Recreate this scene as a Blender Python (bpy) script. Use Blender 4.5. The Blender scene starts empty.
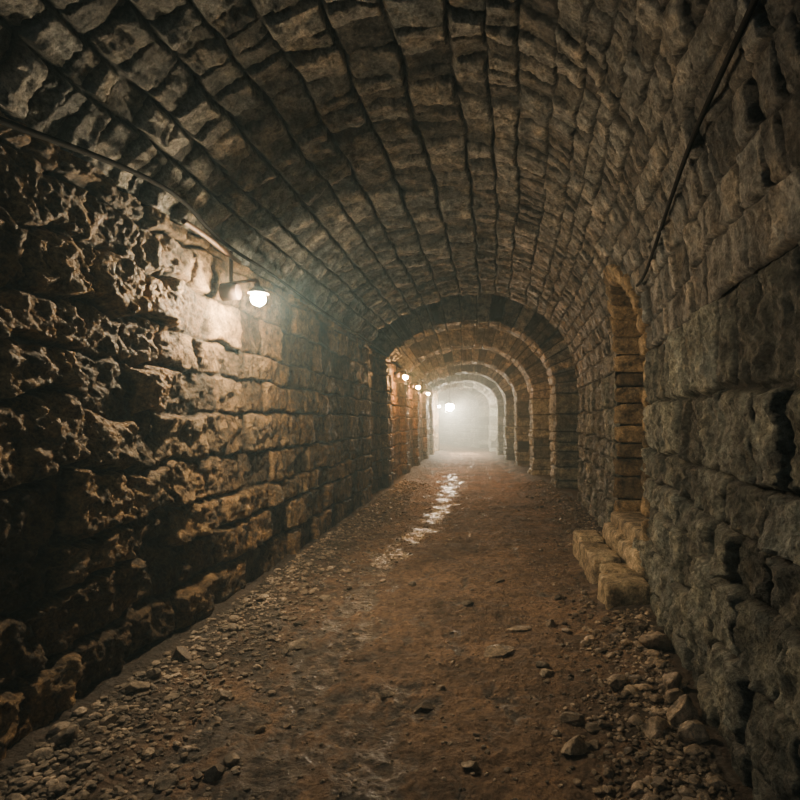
import bpy, bmesh, math, random
import numpy as np
from mathutils import Vector

random.seed(7)
# ------------------------------------------------------------------ noise
_rng = np.random.default_rng(3)
_perm = _rng.permutation(4096)
_ang = _rng.random(4096)*2*np.pi
def _grad(ix,iy,seed):
    h=_perm[(ix+seed*131)&4095]; h=_perm[(h+iy)&4095]; return _ang[h]
def perlin(x,y,seed=0):
    x0=np.floor(x).astype(np.int64); y0=np.floor(y).astype(np.int64)
    fx=x-x0; fy=y-y0
    u=fx*fx*fx*(fx*(fx*6-15)+10); v=fy*fy*fy*(fy*(fy*6-15)+10)
    def g(i,j):
        a=_grad(x0+i,y0+j,seed); return np.cos(a)*(fx-i)+np.sin(a)*(fy-j)
    a=g(0,0)*(1-u)+g(1,0)*u; b=g(0,1)*(1-u)+g(1,1)*u
    return (a*(1-v)+b*v)*1.5
def fbm(x,y,scale,octv=4,seed=0,gain=0.5):
    s=0;a=1.0
    for o in range(octv):
        s=s+a*perlin(x*scale+17.3*o,y*scale+9.1*o,seed+o); scale*=2.03; a*=gain
    return s
def sstep(a,b,x):
    t=np.clip((x-a)/(b-a),0,1); return t*t*(3-2*t)

def bricks(u,v,vr,lr,seed,vedges=None,v0=0.0,v1=4.0,u0=-7,u1=46):
    rng=np.random.default_rng(seed)
    if vedges is None:
        vedges=[v0]
        while vedges[-1]<v1-vr[1]*0.8:
            vedges.append(vedges[-1]+rng.uniform(*vr))
        vedges[-1]=v1
        if len(vedges)<2: vedges=[v0,v1]
    vb=np.array(vedges); n=len(vb)-1
    i=np.clip(np.searchsorted(vb,v,side='right')-1,0,n-1)
    dv=np.minimum(np.abs(v-vb[i]),np.abs(vb[i+1]-v))
    cv=((v-vb[i])/(vb[i+1]-vb[i]))*2-1
    du=np.zeros_like(u); cu=np.zeros_like(u)
    r1=np.zeros_like(u); r2=np.zeros_like(u); r3=np.zeros_like(u)
    for k in range(n):
        m=(i==k)
        cnt=int((u1-u0)/lr[0])+3
        ub=u0+np.cumsum(rng.uniform(lr[0],lr[1],cnt))-rng.random()*lr[1]
        A=rng.random((3,cnt+1))
        if not m.any(): continue
        uu=u[m]; j=np.clip(np.searchsorted(ub,uu)-1,0,cnt-2)
        du[m]=np.minimum(np.abs(uu-ub[j]),np.abs(ub[j+1]-uu))
        cu[m]=((uu-ub[j])/(ub[j+1]-ub[j]))*2-1
        r1[m]=A[0,j]; r2[m]=A[1,j]; r3[m]=A[2,j]
    return du,dv,cu,cv,r1,r2,r3

# ------------------------------------------------------------------ tunnel shape (curving left)
def PR(Y): return np.interp(Y,[-4,1,2.42,3.4,4.5,6,8,10.5,12.8,16.3,20,24,28,32,36,40],[.93,.98,1.10,1.26,1.42,1.60,1.76,1.90,1.80,1.55,1.25,.95,.62,-.5,-2.2,-4.4])
def PL(Y): return np.interp(Y,[-4,2.5,12.8,28,32,36,40],[-2.2,-2.14,-1.97,-1.9,-2.9,-4.6,-6.8])
def PC(Y): return np.where(Y<28,np.interp(Y,[-4,2.5,6,10.5,16,22,28],[-.35,-.2,-.02,.08,-.1,-.35,-.64]),(PR(Y)+PL(Y))/2)
def PA(Y): return np.interp(Y,[-4,4,10.5,18,26,40],[4.1,4.05,3.98,3.65,3.3,3.25])
SR=2.2; S1=5.0; S2=7.6; ZL=3.02
def vault(Y,s):
    xr=PR(Y); xl=PL(Y)-0.07; cx=PC(Y); za=PA(Y)
    th=np.clip((s-SR)/(S1-SR),0,1)*np.pi/2
    wallm=s<=SR
    rx=cx+(xr-cx)*np.cos(th); rz=SR+(za-SR)*np.sin(th)
    zc=2.45; t0=np.arcsin(np.clip((ZL-zc)/(za-zc),0,1))
    a=(cx-xl)/np.cos(t0)
    f=np.clip((s-S1)/(S2-S1),0,1)
    t=np.pi/2+(t0-np.pi/2)*f
    lx=cx-a*np.cos(t); lz=zc+(za-zc)*np.sin(t)
    x=np.where(wallm,xr,np.where(s<S1,rx,lx)); z=np.where(wallm,s,np.where(s<S1,rz,lz))
    return np.stack([x,Y+0*s,z],-1)
def leftw(Y,s):
    x=PL(Y)-0.0*s-0.02*np.clip(s,0,3); x=np.where(s>ZL,x-(s-ZL),x)
    z=np.minimum(s,ZL)
    return np.stack([x,Y+0*s,z],-1)
def normals(f,Y,s,flip):
    e=0.02
    a=f(Y+e,s)-f(Y-e,s); b=f(Y,s+e)-f(Y,s-e)
    n=np.cross(a,b); n/= (np.linalg.norm(n,axis=-1,keepdims=True)+1e-9)
    return n*flip
RIBS=[(12.4,13.1),(15.4,16.1),(18.4,19.1),(21.3,21.9),(24.1,24.7),(27.0,27.6)]
REND=30.0
def recess(Y):
    r=np.where((Y>10.6)&(Y<REND),0.50,0.0)
    for a,b in RIBS: r=np.where((Y>=a)&(Y<=b),-0.09,r)
    return r
def ysamples():
    L=list(np.arange(-4,1.3,.09))+list(np.arange(1.3,4.2,.012))+list(np.arange(4.2,7,.017))+list(np.arange(7,11,.03))+list(np.arange(11,28,.06))+list(np.arange(28,40.01,.15))
    for a,b in RIBS+[(10.6,REND)]:
        for q in (a,b): L+= [q-1e-3,q+1e-3]
    return np.array(sorted(L))
YS=ysamples()

def grid_object(name,P,mat,attrs,mask=None,flip=False,smooth=True):
    ny,ns=P.shape[:2]
    me=bpy.data.meshes.new(name)
    idx=np.arange(ny*ns).reshape(ny,ns)
    q=np.stack([idx[:-1,:-1],idx[1:,:-1],idx[1:,1:],idx[:-1,1:]],-1)
    if flip: q=q[...,::-1]
    if mask is not None: q=q[mask[:-1,:-1]]
    q=q.reshape(-1,4)
    me.vertices.add(ny*ns); me.vertices.foreach_set('co',P.astype(np.float32).ravel())
    me.loops.add(len(q)*4); me.loops.foreach_set('vertex_index',q.astype(np.int32).ravel())
    me.polygons.add(len(q)); me.polygons.foreach_set('loop_start',(np.arange(len(q))*4).astype(np.int32))
    me.polygons.foreach_set('use_smooth',np.full(len(q),smooth))
    me.update(calc_edges=True)
    for k,v in attrs.items():
        at=me.attributes.new(k,'FLOAT','POINT'); at.data.foreach_set('value',v.astype(np.float32).ravel())
    me.validate()
    o=bpy.data.objects.new(name,me); bpy.context.collection.objects.link(o)
    me.materials.append(mat); return o

# ------------------------------------------------------------------ materials
def stone_mat(name,c1,c2,c3,cj,bump=0.6,rough=.85,scale=1.0,spec=.35,gain=1.0):
    c1=tuple(x*gain for x in c1);c2=tuple(x*gain for x in c2);c3=tuple(x*gain for x in c3)
    m=bpy.data.materials.new(name); m.use_nodes=True; nt=m.node_tree; N=nt.nodes; L=nt.links
    b=N['Principled BSDF']; tc=N.new('ShaderNodeTexCoord')
    def noise(s,d=8,r=.6):
        n=N.new('ShaderNodeTexNoise'); n.inputs['Scale'].default_value=s*scale; n.inputs['Detail'].default_value=d; n.inputs['Roughness'].default_value=r
        L.new(tc.outputs['Object'],n.inputs['Vector']); return n
    def ramp(src,a,bb):
        r=N.new('ShaderNodeMapRange'); r.inputs[1].default_value=a; r.inputs[2].default_value=bb; L.new(src,r.inputs[0]); return r.outputs[0]
    def mix(f,a,bb,mode='MIX'):
        x=N.new('ShaderNodeMix'); x.data_type='RGBA'; x.blend_type=mode
        if isinstance(f,float): x.inputs[0].default_value=f
        else: L.new(f,x.inputs[0])
        for s,i in ((a,6),(bb,7)):
            if isinstance(s,tuple): x.inputs[i].default_value=(*s,1)
            else: L.new(s,x.inputs[i])
        return x.outputs[2]
    n1=noise(1.6,6); n2=noise(9,10,.72); n3=noise(48,8,.75); n4=noise(3.7,9,.65)
    at=N.new('ShaderNodeAttribute'); at.attribute_name='tint'
    aj=N.new('ShaderNodeAttribute'); aj.attribute_name='joint'
    c=mix(ramp(n1.outputs[0],.38,.62),c1,c2)
    c=mix(ramp(n4.outputs[0],.50,.64),c,c3)
    d=N.new('ShaderNodeMath'); d.operation='MULTIPLY_ADD'; L.new(at.outputs['Fac'],d.inputs[0]); d.inputs[1].default_value=1.15; d.inputs[2].default_value=.42
    e1=ramp(n2.outputs[0],.36,.66)
    e=N.new('ShaderNodeMath'); e.operation='MULTIPLY_ADD'; L.new(e1,e.inputs[0]); e.inputs[1].default_value=1.6; e.inputs[2].default_value=.2
    e3=ramp(n3.outputs[0],.34,.66)
    f=N.new('ShaderNodeMath'); f.operation='MULTIPLY_ADD'; L.new(e3,f.inputs[0]); f.inputs[1].default_value=1.1; f.inputs[2].default_value=.45
    g=N.new('ShaderNodeMath'); g.operation='MULTIPLY'; L.new(d.outputs[0],g.inputs[0]); L.new(e.outputs[0],g.inputs[1])
    g2=N.new('ShaderNodeMath'); g2.operation='MULTIPLY'; L.new(g.outputs[0],g2.inputs[0]); L.new(f.outputs[0],g2.inputs[1])
    cc=N.new('ShaderNodeCombineColor'); 
    for k in range(3): L.new(g2.outputs[0],cc.inputs[k])
    c=mix(1.0,c,cc.outputs[0],'MULTIPLY')
    c=mix(aj.outputs['Fac'],c,cj)
    L.new(c,b.inputs['Base Color']); b.inputs['Roughness'].default_value=rough
    b.inputs['Specular IOR Level'].default_value=spec
    s=N.new('ShaderNodeMath'); s.operation='MULTIPLY_ADD'; L.new(n3.outputs[0],s.inputs[0]); s.inputs[1].default_value=.45; L.new(n2.outputs[0],s.inputs[2])
    bp=N.new('ShaderNodeBump'); bp.inputs['Strength'].default_value=bump; bp.inputs['Distance'].default_value=.08
    L.new(s.outputs[0],bp.inputs['Height']); L.new(bp.outputs[0],b.inputs['Normal'])
    return m
M_left=stone_mat('left_wall_stone',(.34,.195,.08),(.22,.15,.08),(.41,.26,.12),(.028,.022,.016),bump=1.,rough=.6,gain=.72)
M_vault=stone_mat('vault_stone',(.215,.20,.17),(.15,.157,.148),(.31,.265,.20),(.011,.010,.009),bump=1.,rough=.62,gain=1.12)
M_right=stone_mat('right_wall_stone',(.18,.183,.147),(.13,.143,.128),(.26,.25,.19),(.014,.015,.013),bump=1.,rough=.62,gain=1.05)
M_door=stone_mat('doorway_stone',(.36,.25,.135),(.30,.215,.12),(.42,.32,.19),(.06,.05,.04),bump=.7,gain=.74)
M_step=stone_mat('step_stone',(.32,.25,.155),(.25,.195,.13),(.38,.31,.20),(.06,.05,.04),bump=.5,gain=1.0)
M_rock=stone_mat('rubble_stone',(.22,.165,.11),(.14,.115,.085),(.32,.25,.18),(.08,.06,.04),bump=.4,rough=.5)

def floor_mat():
    m=bpy.data.materials.new('packed_earth'); m.use_nodes=True; nt=m.node_tree; N=nt.nodes; L=nt.links
    b=N['Principled BSDF']; tc=N.new('ShaderNodeTexCoord')
    def noise(s,d=8,r=.6):
        n=N.new('ShaderNodeTexNoise'); n.inputs['Scale'].default_value=s; n.inputs['Detail'].default_value=d; n.inputs['Roughness'].default_value=r
        L.new(tc.outputs['Object'],n.inputs['Vector']); return n
    n1=noise(1.2,8,.65); n2=noise(14,10,.75); n3=noise(70,6,.7)
    vo=N.new('ShaderNodeTexVoronoi'); vo.inputs['Scale'].default_value=38; L.new(tc.outputs['Object'],vo.inputs['Vector'])
    cr=N.new('ShaderNodeValToRGB'); L.new(n1.outputs[0],cr.inputs[0])
    cr.color_ramp.elements[0].position=.38; cr.color_ramp.elements[0].color=(.155,.110,.075,1)
    cr.color_ramp.elements[1].position=.62; cr.color_ramp.elements[1].color=(.34,.222,.14,1)
    cr2=N.new('ShaderNodeValToRGB'); L.new(n2.outputs[0],cr2.inputs[0])
    cr2.color_ramp.elements[0].position=.34; cr2.color_ramp.elements[0].color=(.3,.3,.31,1)
    cr2.color_ramp.elements[1].position=.66; cr2.color_ramp.elements[1].color=(1.55,1.5,1.45,1)
    mx=N.new('ShaderNodeMix'); mx.data_type='RGBA'; mx.blend_type='MULTIPLY'; mx.inputs[0].default_value=1
    L.new(cr.outputs[0],mx.inputs[6]); L.new(cr2.outputs[0],mx.inputs[7])
    # soil colour mixed darker towards the wall feet
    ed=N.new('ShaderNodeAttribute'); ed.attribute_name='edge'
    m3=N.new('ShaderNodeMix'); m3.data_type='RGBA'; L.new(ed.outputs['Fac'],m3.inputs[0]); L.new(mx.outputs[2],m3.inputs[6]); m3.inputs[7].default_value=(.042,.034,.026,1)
    w=N.new('ShaderNodeAttribute'); w.attribute_name='wet'
    m2=N.new('ShaderNodeMix'); m2.data_type='RGBA'; L.new(w.outputs['Fac'],m2.inputs[0]); L.new(m3.outputs[2],m2.inputs[6])
    m4=N.new('ShaderNodeMix'); m4.data_type='RGBA'; m4.blend_type='MULTIPLY'; m4.inputs[0].default_value=1; L.new(cr2.outputs[0],m4.inputs[7]); m4.inputs[6].default_value=(.12,.108,.095,1)
    L.new(m4.outputs[2],m2.inputs[7])
    L.new(m2.outputs[2],b.inputs['Base Color'])
    r=N.new('ShaderNodeMapRange'); L.new(w.outputs['Fac'],r.inputs[0]); r.inputs[3].default_value=.8; r.inputs[4].default_value=.30; L.new(r.outputs[0],b.inputs['Roughness'])
    s=N.new('ShaderNodeMath'); s.operation='MULTIPLY_ADD'; L.new(n3.outputs[0],s.inputs[0]); s.inputs[1].default_value=.4; L.new(n2.outputs[0],s.inputs[2])
    s2=N.new('ShaderNodeMath'); s2.operation='MULTIPLY_ADD'; L.new(vo.outputs['Distance'],s2.inputs[0]); s2.inputs[1].default_value=-.35; L.new(s.outputs[0],s2.inputs[2])
    bp=N.new('ShaderNodeBump'); bp.inputs['Distance'].default_value=.055; L.new(s2.outputs[0],bp.inputs['Height'])
    st=N.new('ShaderNodeMapRange'); L.new(w.outputs['Fac'],st.inputs[0]); st.inputs[3].default_value=1.; st.inputs[4].default_value=.8; L.new(st.outputs[0],bp.inputs['Strength'])
    L.new(bp.outputs[0],b.inputs['Normal'])
    return m
M_floor=floor_mat()
def plain(name,col,rough=.5,metal=0.,spec=.5):
    m=bpy.data.materials.new(name); m.use_nodes=True; nt=m.node_tree; b=nt.nodes['Principled BSDF']
    n=nt.nodes.new('ShaderNodeTexNoise'); n.inputs['Scale'].default_value=30
    r=nt.nodes.new('ShaderNodeValToRGB'); nt.links.new(n.outputs[0],r.inputs[0])
    r.color_ramp.elements[0].color=(*[c*.6 for c in col],1); r.color_ramp.elements[1].color=(*[c*1.3 for c in col],1)
    nt.links.new(r.outputs[0],b.inputs['Base Color']); b.inputs['Roughness'].default_value=rough; b.inputs['Metallic'].default_value=metal
    b.inputs['Specular IOR Level'].default_value=spec
    return m
M_cable=plain('cable_rubber',(.012,.011,.01),.9,0,.1)
M_metal=plain('rusty_metal',(.05,.03,.018),.7,.3,.3)
def emis(name,col,st):
    m=bpy.data.materials.new(name); m.use_nodes=True; nt=m.node_tree
    nt.nodes.remove(nt.nodes['Principled BSDF']); e=nt.nodes.new('ShaderNodeEmission')
    e.inputs[0].default_value=(*col,1); e.inputs[1].default_value=st
    nt.links.new(e.outputs[0],nt.nodes['Material Output'].inputs[0]); return m

# ------------------------------------------------------------------ doorway params
DY0,DY1=5.02,6.5; DZ0=.52; DZS=2.15; 
DC=(DY0+DY1)/2; DR=(DY1-DY0)/2
def in_door(Y,s,grow=0.0):
    r=DR+grow
    rect=(np.abs(Y-DC)<r)&(s>DZ0-grow)&(s<=DZS)
    top=(s>DZS)&((np.abs(Y-DC)/r)**2+((s-DZS)/(r*1.12))**2<1)
    return rect|top

def billow(Y,S,sc,o,seed,gain=.55):
    s=0;a=1.
    for k in range(o):
        s=s+a*(np.abs(perlin(Y*sc+13.1*k,S*sc+7.7*k,seed+k))-.3); sc*=2.1; a*=gain
    return s
# ------------------------------------------------------------------ right wall
def right_disp(Y,S):
    k=np.clip(np.abs(S-SR)/.12,0,1)
    U=Y+.04*fbm(Y,S,2.2,4,40,.6); V=S+k*.04*fbm(Y,S,1.7,4,50,.6)
    du,dv,cu,cv,r1,r2,r3=bricks(U,V,(.22,.40),(.24,.5),11,v0=0,v1=SR)
    d=np.minimum(du,dv); e=sstep(0,.028,d)
    n=fbm(Y,S,5,6,60,.66)
    D=.055
    h=-D+e*(D+(r1-.5)*.045+(r2-.5)*.035*cu+(r3-.5)*.035*cv) -.03*billow(Y,S,6,5,66,.65)*e+.02*n
    return h,(1-sstep(.004,.022,d+.004*n)),r1
def ceil_disp(Y,S):
    k=np.clip(np.abs(S-SR)/.12,0,1)
    big=sstep(4.2,5.4,S)
    U=Y+.025*fbm(Y,S,2.6,4,41,.6); V=S+k*.028*fbm(Y,S,1.5,4,51,.6)
    rng=np.random.default_rng(5); ve=[SR]
    while ve[-1]<4.1: ve.append(ve[-1]+rng.uniform(.16,.25))
    while ve[-1]<S2-.3: ve.append(ve[-1]+rng.uniform(.22,.36))
    ve[-1]=S2
    du,dv,cu,cv,r1,r2,r3=bricks(U,V,None,(.12,.26),13,vedges=ve)
    e=sstep(0,.020,du)*sstep(0,.018+.010*big,dv)
    n=fbm(Y,S,6,6,61,.66)
    D=.034+.035*big
    h=-D+e*(D+(r1-.5)*(.035+.04*big)+(r2-.5)*.05*cu+(r3-.5)*(.02+.045*big)*cv)+(.011+.003*big)*n-.012*billow(Y,S,7,5,67,.65)*e
    return h,1-np.minimum(sstep(.004,.018,du+.003*n),sstep(.004,.016+.006*big,dv+.003*n)),r1

def build_vault(name,s0,s1,ds,disp,mat,mask_door):
    ss=np.arange(s0,s1,ds); ss=np.append(ss,s1)
    Y,S=np.meshgrid(YS,ss,indexing='ij')
    P=vault(Y,S); N=normals(vault,Y,S,1)
    C=np.stack([PC(Y),Y,1.8+0*Y],-1)
    sg=np.sign(((C-P)*N).sum(-1,keepdims=True)); N=N*sg
    h,j,t=disp(Y,S)
    P=P+N*(h-recess(Y))[...,None]
    msk=None
    if mask_door: msk=~in_door(Y,S,.05)
    return grid_object(name,P,mat,{'tint':t,'joint':j*.9},mask=msk)
build_vault('wall_right',0,SR,.014,right_disp,M_right,True)
build_vault('ceiling',SR,S2,.0135,ceil_disp,M_vault,True)

# ------------------------------------------------------------------ left wall
def build_left():
    ss=np.append(np.arange(0,ZL,.013),[ZL,ZL+.05,ZL+.15,ZL+.5])
    Y,S=np.meshgrid(YS,ss,indexing='ij')
    P=leftw(Y,S); N=np.zeros_like(P); N[...,0]=1
    rough=1-sstep(3.4,5.0,Y); low=(1-sstep(.35,1.0,S))*(1-sstep(3,10,Y))*sstep(3.0,3.8,Y)
    foot=1-(1-sstep(.2,.6,S))*(1-sstep(3.0,3.8,Y))*.75
    U=Y+(.035+.055*rough)*fbm(Y,S,1.8,5,70,.62); V=S+(.03+.05*rough)*fbm(Y,S,1.5,5,80,.62)
    du,dv,cu,cv,r1,r2,r3=bricks(U,V,(.24,.38),(.3,.62),21,v0=-.3,v1=3.3)
    d=np.minimum(du,dv)
    e=sstep(0,.026+.012*rough+.03*low,d)
    n=fbm(Y,S,5,6,90,.66)
    D=.035+.035*rough+.03*low
    A=(.035+.045*rough+.05*low)*foot
    h=-D+e*(D+(r1-.5)*A+(r2-.5)*A*.8*cu+(r3-.5)*A*.9*cv)+(.016+.012*rough)*n-(.018+.026*rough)*billow(Y,S,4.4,6,95,.64)*e*foot
    h=h+low*.07*r1*e
    fade=np.where(S>ZL,np.clip(1-(S-ZL)/.1,0,1),1)
    off=np.where(recess(Y)>.1,.14,0.)*np.where(S>ZL,0,1)
    P=P+N*(h*fade-off)[...,None]
    grid_object('wall_left',P,M_left,{'tint':r1,'joint':(1-sstep(.003,.02+.01*rough,d+.005*n))*.85},flip=True)
build_left()

# ------------------------------------------------------------------ floor
def floor_h(X,Y):
    dl=X-PL(Y); dr=PR(Y)-X
    h=.10*(1-sstep(0,.75,dl))+.09*(1-sstep(0,.6,dr))
    h=h+.018*fbm(X,Y,1.3,3,100)+.013*fbm(X,Y,7,5,110,.6)
    w=wet(X,Y); h=h-.012*w
    return h
def wet(X,Y):
    c=np.interp(Y,[1,2.6,3.9,6,7.2,9,11,14,17],[-.75,-.85,-1.05,-1.15,-1.0,-.72,-.62,-.66,-.7])
    wd=np.interp(Y,[2,3.5,5,7,15],[.85,.62,.36,.26,.28])
    g=np.exp(-((X-c)/wd)**2)*(1-sstep(14.5,18,Y))
    return sstep(.42,1.05,g+.8*fbm(X,Y*.6,3.4,6,120,.68))
def build_floor():
    xs=np.concatenate([np.linspace(-7.5,-2.8,30),np.linspace(-2.75,2.6,320)])
    Y,X=np.meshgrid(YS,xs,indexing='ij')
    P=np.stack([X,Y,floor_h(X,Y)],-1)
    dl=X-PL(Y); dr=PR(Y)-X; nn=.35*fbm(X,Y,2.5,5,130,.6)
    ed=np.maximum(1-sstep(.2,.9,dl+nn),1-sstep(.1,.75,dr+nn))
    P[...,2]=np.where(X<PL(Y)-.4,P[...,2]-.15,P[...,2])
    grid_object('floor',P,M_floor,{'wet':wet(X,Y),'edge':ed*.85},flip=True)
build_floor()

# end walls
def end_wall(name,y,xa,xb):
    xs=np.linspace(xa,xb,90); zs=np.linspace(-.1,4.5,80)
    Xg,Z=np.meshgrid(xs,zs,indexing='ij')
    du,dv,cu,cv,r1,r2,r3=bricks(Xg,Z,(.25,.4),(.3,.6),31,v0=-.2,v1=4.6,u0=-9)
    d=np.minimum(du,dv); h=sstep(0,.05,d)*.05+r1*.03
    P=np.stack([Xg,y+h*(-1 if y>0 else 1),Z],-1)
    grid_object(name,P,M_right,{'tint':r1,'joint':1-sstep(0,.04,d)})
end_wall('wall_far',39.95,-7.4,-3.9); end_wall('wall_back',-3.95,-2.8,2.6)

# ------------------------------------------------------------------ rocks
def ico(sub):
    bm=bmesh.new(); bmesh.ops.create_icosphere(bm,subdivisions=sub,radius=1)
    v=np.array([x.co[:] for x in bm.verts]); f=np.array([[a.index for a in p.verts] for p in bm.faces]); bm.free(); return v,f
IV,IF=ico(2); IV3,IF3=ico(4)
def rock_verts(V,rng,npl=9,lo=.6):
    n=rng.normal(size=(npl,3)); n/=np.linalg.norm(n,axis=1,keepdims=True)
    d=rng.uniform(lo,1,npl)
    dot=V@n.T; r=np.where(dot>.05,d/np.maximum(dot,.05),9).min(1); r=np.minimum(r,1.15)
    return V*r[:,None]
def mesh_obj(name,V,F,mat,tint,smooth=False,joint=None):
    me=bpy.data.meshes.new(name); k=F.shape[1]
    me.vertices.add(len(V)); me.vertices.foreach_set('co',V.astype(np.float32).ravel())
    me.loops.add(len(F)*k); me.loops.foreach_set('vertex_index',F.astype(np.int32).ravel())
    me.polygons.add(len(F)); me.polygons.foreach_set('loop_start',(np.arange(len(F))*k).astype(np.int32))
    me.polygons.foreach_set('use_smooth',np.full(len(F),smooth))
    me.update(calc_edges=True)
    at=me.attributes.new('tint','FLOAT','POINT'); at.data.foreach_set('value',tint.astype(np.float32))
    at=me.attributes.new('joint','FLOAT','POINT'); at.data.foreach_set('value',np.zeros(len(V),np.float32))
    me.validate(); me.materials.append(mat)
    o=bpy.data.objects.new(name,me); bpy.context.collection.objects.link(o); return o
def gravel():
    rng=np.random.default_rng(77); Vs=[];Fs=[];Ts=[];off=0
    def put(x,y,s,flat=.6):
        nonlocal off
        v=rock_verts(IV,rng)*np.array([1,rng.uniform(.6,1),flat*rng.uniform(.6,1)])*s
        a=rng.random()*6.28; c,sn=math.cos(a),math.sin(a)
        v=v@np.array([[c,sn,0],[-sn,c,0],[0,0,1]])
        x=min(max(x,float(PL(y))+.09),float(PR(y))-.06)
        if 4.5<y<6.85 and x>1.0: return
        z=float(floor_h(np.array(x),np.array(y)))+s*flat*.3
        Vs.append(v+[x,y,z]); Fs.append(IF+off); Ts.append(np.full(len(v),rng.random())); off+=len(v)
    for i in range(4800):      # left bank
        y=2.1+rng.random()**1.6*12; x=float(PL(y))+.09+abs(rng.normal())*.36; put(x,y,rng.uniform(.006,.024)*(1+1.0*(rng.random()<.08)))
    for i in range(4000):      # right bank
        y=2.1+rng.random()**1.6*12; x=float(PR(y))-.06-abs(rng.normal())*.30; put(x,y,rng.uniform(.006,.024)*(1+1.1*(rng.random()<.1)))
    for i in range(2600):
        y=2.1+rng.random()**1.5*11; x=rng.uniform(float(PL(y))+.2,float(PR(y))-.1); put(x,y,rng.uniform(.004,.013)*(1+1.3*(rng.random()<.04)))
    mesh_obj('gravel',np.concatenate(Vs),np.concatenate(Fs),M_rock,np.concatenate(Ts))
gravel()
def p2w(px,py,z=0.):   # measured floor positions
    Y=560*(1.6-z)/(py-420); return (px-478)/560*Y,Y
rocks=[(295,648,.10,.05),(222,700,.055,.04),(551,624,.055,.05),(498,652,.11,.03),(519,628,.09,.02),(387,697,.05,.03),(425,708,.06,.03),(215,775,.05,.04),
(545,675,.06,.02),(572,722,.06,.03),(575,750,.085,.04),(663,660,.11,.09),(693,736,.085,.08),(712,758,.07,.06),(690,712,.06,.05),(468,605,.05,.03),(560,600,.05,.03),
(618,690,.06,.04),(120,705,.07,.04),(60,760,.06,.04),(155,690,.05,.04),(500,583,.05,.02),(260,730,.03,.02),(640,640,.05,.04),(325,600,.05,.03),(440,690,.03,.02),(590,640,.05,.03),
(655,742,.07,.05),(470,768,.04,.02),(705,700,.07,.08),(180,668,.07,.06)]
for i,(px,py,s,hh) in enumerate(rocks):
    rng=np.random.default_rng(200+i); x,y=p2w(px,py)
    x=max(float(PL(y))+.20,min(x,float(PR(y))-.12))
    v=rock_verts(IV3,rng,12,.55); v=v*np.array([s,s*.75,hh])
    nn=fbm(v[:,0]*30+v[:,2]*17,v[:,1]*30,1,3,i); v=v*(1+.05*nn)[:,None]
    a=rng.random()*.8; c,sn=math.cos(a),math.sin(a); v=v@np.array([[c,sn,0],[-sn,c,0],[0,0,1]])
    z=float(floor_h(np.array(x),np.array(y)))
    mesh_obj('rock',v+[x,y,z+hh*.35],IF3,M_rock,np.full(len(v),rng.random()),smooth=False)

# ------------------------------------------------------------------ rough blocks
def block_grid(n=9):
    bm=bmesh.new(); bmesh.ops.create_cube(bm,size=2); bmesh.ops.subdivide_edges(bm,edges=bm.edges[:],cuts=n,use_grid_fill=True)
    bm.verts.index_update()
    v=np.array([x.co[:] for x in bm.verts]); f=np.array([[a.index for a in p.verts] for p in bm.faces]); bm.free(); return v,f
BV,BF=block_grid(11)
def block(dims,seed,p=9,rough=.012):
    v=BV/ (np.abs(BV)**p).sum(1,keepdims=True)**(1/p)
    h=np.array(dims)/2; v=v*h
    n=fbm(v[:,0]*3+v[:,2]*2.1+seed,v[:,1]*3-v[:,2]*1.7,2.5,4,seed%50)
    nr=v/np.linalg.norm(v,axis=1,keepdims=True)
    return v+nr*(n*rough*2)[:,None]
class Batch:
    def __init__(s): s.V=[];s.F=[];s.T=[];s.o=0
    def add(s,v,t): s.V.append(v);s.F.append(BF+s.o);s.T.append(np.full(len(v),t)); s.o+=len(v)
    def make(s,name,mat): return mesh_obj(name,np.concatenate(s.V),np.concatenate(s.F),mat,np.concatenate(s.T),smooth=True)
def wallx(Y,z):
    Y=np.asarray(Y,float); z=np.asarray(z,float); xr=PR(Y); cx=PC(Y); za=PA(Y)
    sn=np.clip((z-SR)/(za-SR),0,1); return np.where(z<SR,xr,cx+(xr-cx)*np.sqrt(1-sn**2))
rng=np.random.default_rng(9)
B=Batch(); DEP=.95
def add_local(v,cy,cz,rot,t,d0,d1):
    c,s=math.cos(rot),math.sin(rot)
    y=cy+v[:,1]*c-v[:,2]*s; z=cz+v[:,1]*s+v[:,2]*c
    x=wallx(y,z)+v[:,0]+(d0+d1)/2
    B.add(np.stack([x,y,z],-1),t)
for side in (0,1):
    z=DZ0-.05; k=0
    while z<DZS-.02:
        hgt=min(rng.uniform(.17,.28),DZS-z) if DZS-z>.3 else DZS-z
        wd=.16+rng.uniform(0,.05) if side else .13+rng.uniform(-.01,.03)
        inn=rng.uniform(-.03,.03) if side else 0
        cy=(DY0-wd/2+inn) if side==0 else (DY1+wd/2-inn)
        pd=rng.uniform(.02,.04) if side else .012
        add_local(block((DEP+pd,wd,hgt-.012),int(z*100)+side*7,8,.014),cy,z+hgt/2,0,rng.random(),-pd,DEP)
        z+=hgt; k+=1
nv=13
for i in range(nv):
    a=math.pi*(i+.5)/nv; r=DR+.09
    cy=DC+r*math.cos(a); cz=DZS+(r*1.12)*math.sin(a)
    pd=.03+rng.uniform(0,.02)
    add_local(block((DEP+pd,.19,math.pi*r/nv*1.05-.01),300+i,9,.009),cy,cz,a,rng.random(),-pd,DEP)
# back of the recess
z=.3
while z<3.15:
    y=DY0-.25
    while y<DY1+.2:
        w=rng.uniform(.3,.5); v=block((.2,w-.01,.28),int(y*90+z*31),10,.01); x=float(PR(y+w/2))+DEP+.02
        B.add(v+[x,y+w/2,z+.14],rng.random()*.3); y+=w
    z+=.29
B.make('arched_doorway',M_door)
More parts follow.
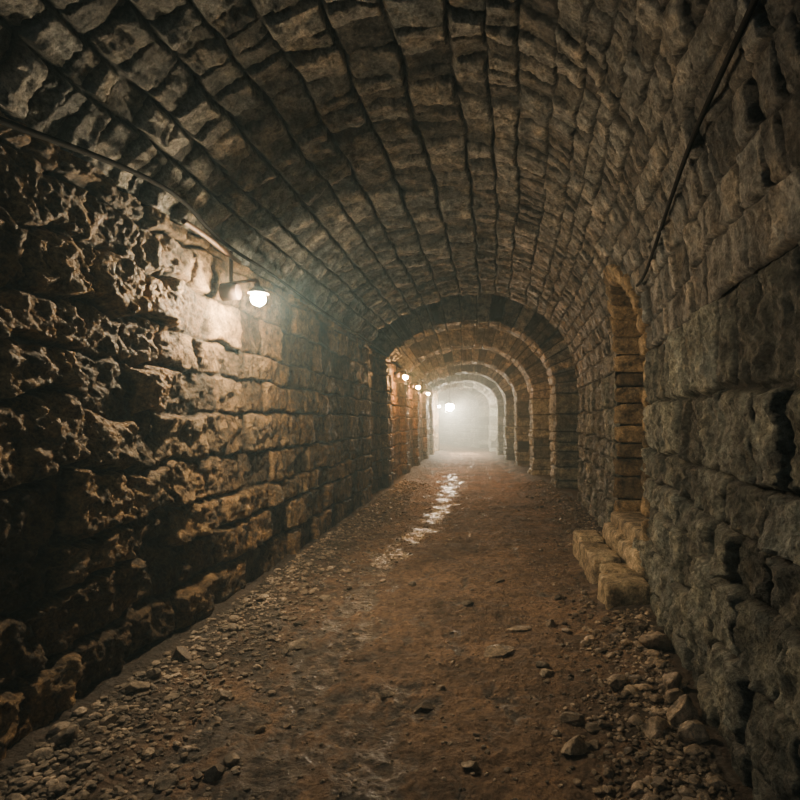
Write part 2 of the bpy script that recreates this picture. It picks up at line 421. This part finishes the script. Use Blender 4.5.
# steps
B=Batch()
for (x0,x1,y0,y1,z0,z1,sd) in [
 (1.06,1.44,4.60,4.98,-.02,.25,1),
 (1.16,1.42,5.03,5.36,-.03,.24,2),(1.10,1.40,5.40,5.82,-.03,.27,3),(1.12,1.40,5.86,6.25,-.03,.25,8),(1.14,1.42,6.28,6.75,-.03,.28,4),
 (1.42,2.2,5.04,5.75,.0,.40,5),(1.44,2.25,5.77,6.55,.0,.42,6),
 (1.52,2.3,4.98,6.54,.3,.55,7)]:
    v=block((x1-x0,y1-y0,z1-z0),sd,13,.007); B.add(v+[(x0+x1)/2,(y0+y1)/2,(z0+z1)/2],rng.random()*.7+.2)
B.make('stone_steps',M_step)

# ------------------------------------------------------------------ cables
def curve(name,pts,r,mat,parent=None):
    cu=bpy.data.curves.new(name,'CURVE'); cu.dimensions='3D'; cu.bevel_depth=r; cu.bevel_resolution=3
    sp=cu.splines.new('NURBS'); sp.points.add(len(pts)-1); sp.order_u=3; sp.use_endpoint_u=True
    for i,p in enumerate(pts): sp.points[i].co=(*p,1)
    cu.materials.append(mat); o=bpy.data.objects.new(name,cu); bpy.context.collection.objects.link(o)
    if parent: o.parent=parent
    return o
def vp(Y,s,inn=.03):
    Y=np.array(float(Y)); s=np.array(float(s)); P=vault(Y,s); C=np.array([float(PC(Y)),float(Y),1.8]); d=C-P; d[1]=0; d/=np.linalg.norm(d); return tuple(P+d*inn)
pts=[vp(y,s,.035) for y,s in [(.6,3.08),(1.4,3.03),(1.9,2.98),(2.6,2.93),(3.35,2.86),(4.0,2.78),(4.5,2.73),(4.75,2.75)]]
curve('wall_cable',pts,.012,M_cable)
pts=[(-2.02,1.2,2.70),(-1.97,1.9,2.76),(-1.94,2.3,2.82),(-1.93,2.8,2.93),(-1.93,3.3,3.02),(-1.94,3.7,3.05),(-1.97,4.1,2.99),(-1.98,4.5,2.97),(-2.0,5.5,3.02),(-2.0,7,2.99),(-1.98,9,3.02),(-1.95,10.5,3.0)]
curve('wall_cable',pts,.015,M_cable)
# short rusty pipe along the wall top feeding the near lamp
curve('wall_pipe',[(-1.97,3.75,2.93),(-1.96,3.95,2.93),(-1.96,4.3,2.91),(-1.97,4.62,2.90)],.02,plain('pipe_rust',(.22,.12,.06),.6,.2))

# ------------------------------------------------------------------ lamps
def cyl(name,p0,p1,r0,r1,mat,parent,seg=24):
    p0=Vector(p0);p1=Vector(p1); d=p1-p0
    bm=bmesh.new(); bmesh.ops.create_cone(bm,cap_ends=True,segments=seg,radius1=r0,radius2=r1,depth=d.length)
    q=d.to_track_quat('Z','Y'); me=bpy.data.meshes.new(name)
    for v in bm.verts: v.co=q@v.co+(p0+p1)/2
    bm.to_mesh(me); bm.free(); me.materials.append(mat); o=bpy.data.objects.new(name,me); bpy.context.collection.objects.link(o); o.parent=parent
    for p in me.polygons: p.use_smooth=len(p.vertices)==4
    return o
def lamp(x,y,z,wx,col,power,r=.045,hang=None):
    e=bpy.data.objects.new('wall_lamp' if hang is None else 'pendant_lamp',None); bpy.context.collection.objects.link(e)
    bm=bmesh.new(); bmesh.ops.create_uvsphere(bm,u_segments=24,v_segments=16,radius=1)
    for v in bm.verts:
        v.co=Vector((v.co.x*r,v.co.y*r,v.co.z*r*(1.15 if v.co.z>0 else .95)))+Vector((x,y,z))
    me=bpy.data.meshes.new('bulb'); bm.to_mesh(me); bm.free()
    me.materials.append(emis('bulb_glow',col,power/(math.pi*4*math.pi*r*r)))
    for p in me.polygons: p.use_smooth=True
    o=bpy.data.objects.new('bulb',me); bpy.context.collection.objects.link(o); o.parent=e
    cyl('socket',(x,y,z+r*.95),(x-.01 if hang is None else x,y,z+r*.95+.07),.028,.022,M_metal,e)
    cyl('shade',(x,y,z+r*.75),(x,y,z+r*.95+.045),r*1.5,.03,M_metal,e)
    if hang is not None:
        cyl('cord',(x,y,z+r+.05),(x,y,hang),.01,.01,M_cable,e,8); return e
    curve('arm',[(x,y,z+r+.06),(x,y,z+r+.09),(x-.04,y,z+r+.10),(wx-.02,y,z+r+.06)],.014,M_metal,e)
    cyl('junction_box',(wx-.04,y,z+r-.0),(wx+.09,y,z+r-.0),.075,.065,M_metal,e,8)
    curve('conduit',[(wx+.03,y,z+r+.05),(wx+.03,y,z+r+.25),(wx+.04,y-.02,2.97)],.014,M_metal,e)
    return e
lamp(-1.79,4.56,2.585,-2.04,(1,.80,.52),290,.058)
lamp(-1.80,13.9,2.66,-2.05,(1,.50,.16),240,.06)
lamp(-1.84,17.2,2.60,-2.05,(1,.50,.16),210,.06)
lamp(-1.80,20.2,2.55,-2.03,(1,.58,.24),160,.055)
lamp(-1.32,26.2,2.20,0,(1,.92,.68),2500,.19,hang=3.45)
lamp(-2.3,33.0,2.4,0,(1,.88,.62),700,.08,hang=3.1)
lamp(-1.7,-1.6,2.6,-2.1,(.70,.90,1.0),45)  # unseen cool fill lamp, added behind the camera to lift vault and right wall

# ------------------------------------------------------------------ mist
def mist(name,y0,y1,dens,col,x0=-2.9,x1=2.7,z0=-.2,z1=4.6):
    bm=bmesh.new(); bmesh.ops.create_cube(bm,size=1)
    for v in bm.verts: v.co=Vector(((x0+x1)/2+v.co.x*(x1-x0),(y0+y1)/2+v.co.y*(y1-y0),(z0+z1)/2+v.co.z*(z1-z0)))
    me=bpy.data.meshes.new(name); bm.to_mesh(me); bm.free(); o=bpy.data.objects.new(name,me); bpy.context.collection.objects.link(o)
    m=bpy.data.materials.new(name); m.use_nodes=True; nt=m.node_tree; nt.nodes.remove(nt.nodes['Principled BSDF'])
    s=nt.nodes.new('ShaderNodeVolumeScatter'); s.inputs['Color'].default_value=(*col,1); s.inputs['Density'].default_value=dens; s.inputs['Anisotropy'].default_value=.2
    nt.links.new(s.outputs[0],nt.nodes['Material Output'].inputs['Volume']); me.materials.append(m)
mist('mist',-3.8,39.8,.014,(.56,.86,1.0),x0=-7.4)
mist('mist',20,39.7,.04,(.97,.96,.86),x0=-7.3,x1=2.6,z0=-.1,z1=4.5)

w=bpy.data.worlds.new('World'); bpy.context.scene.world=w; w.use_nodes=True
w.node_tree.nodes['Background'].inputs[0].default_value=(0,0,0,1)

cd=bpy.data.cameras.new('Camera'); cam=bpy.data.objects.new('Camera',cd); bpy.context.collection.objects.link(cam)
cam.location=(0,0,1.6); cam.rotation_euler=(math.pi/2,0,0)
cd.sensor_width=36; cd.lens=25.2; cd.shift_x=-78/800; cd.shift_y=20/800; cd.clip_start=.05
bpy.context.scene.camera=cam
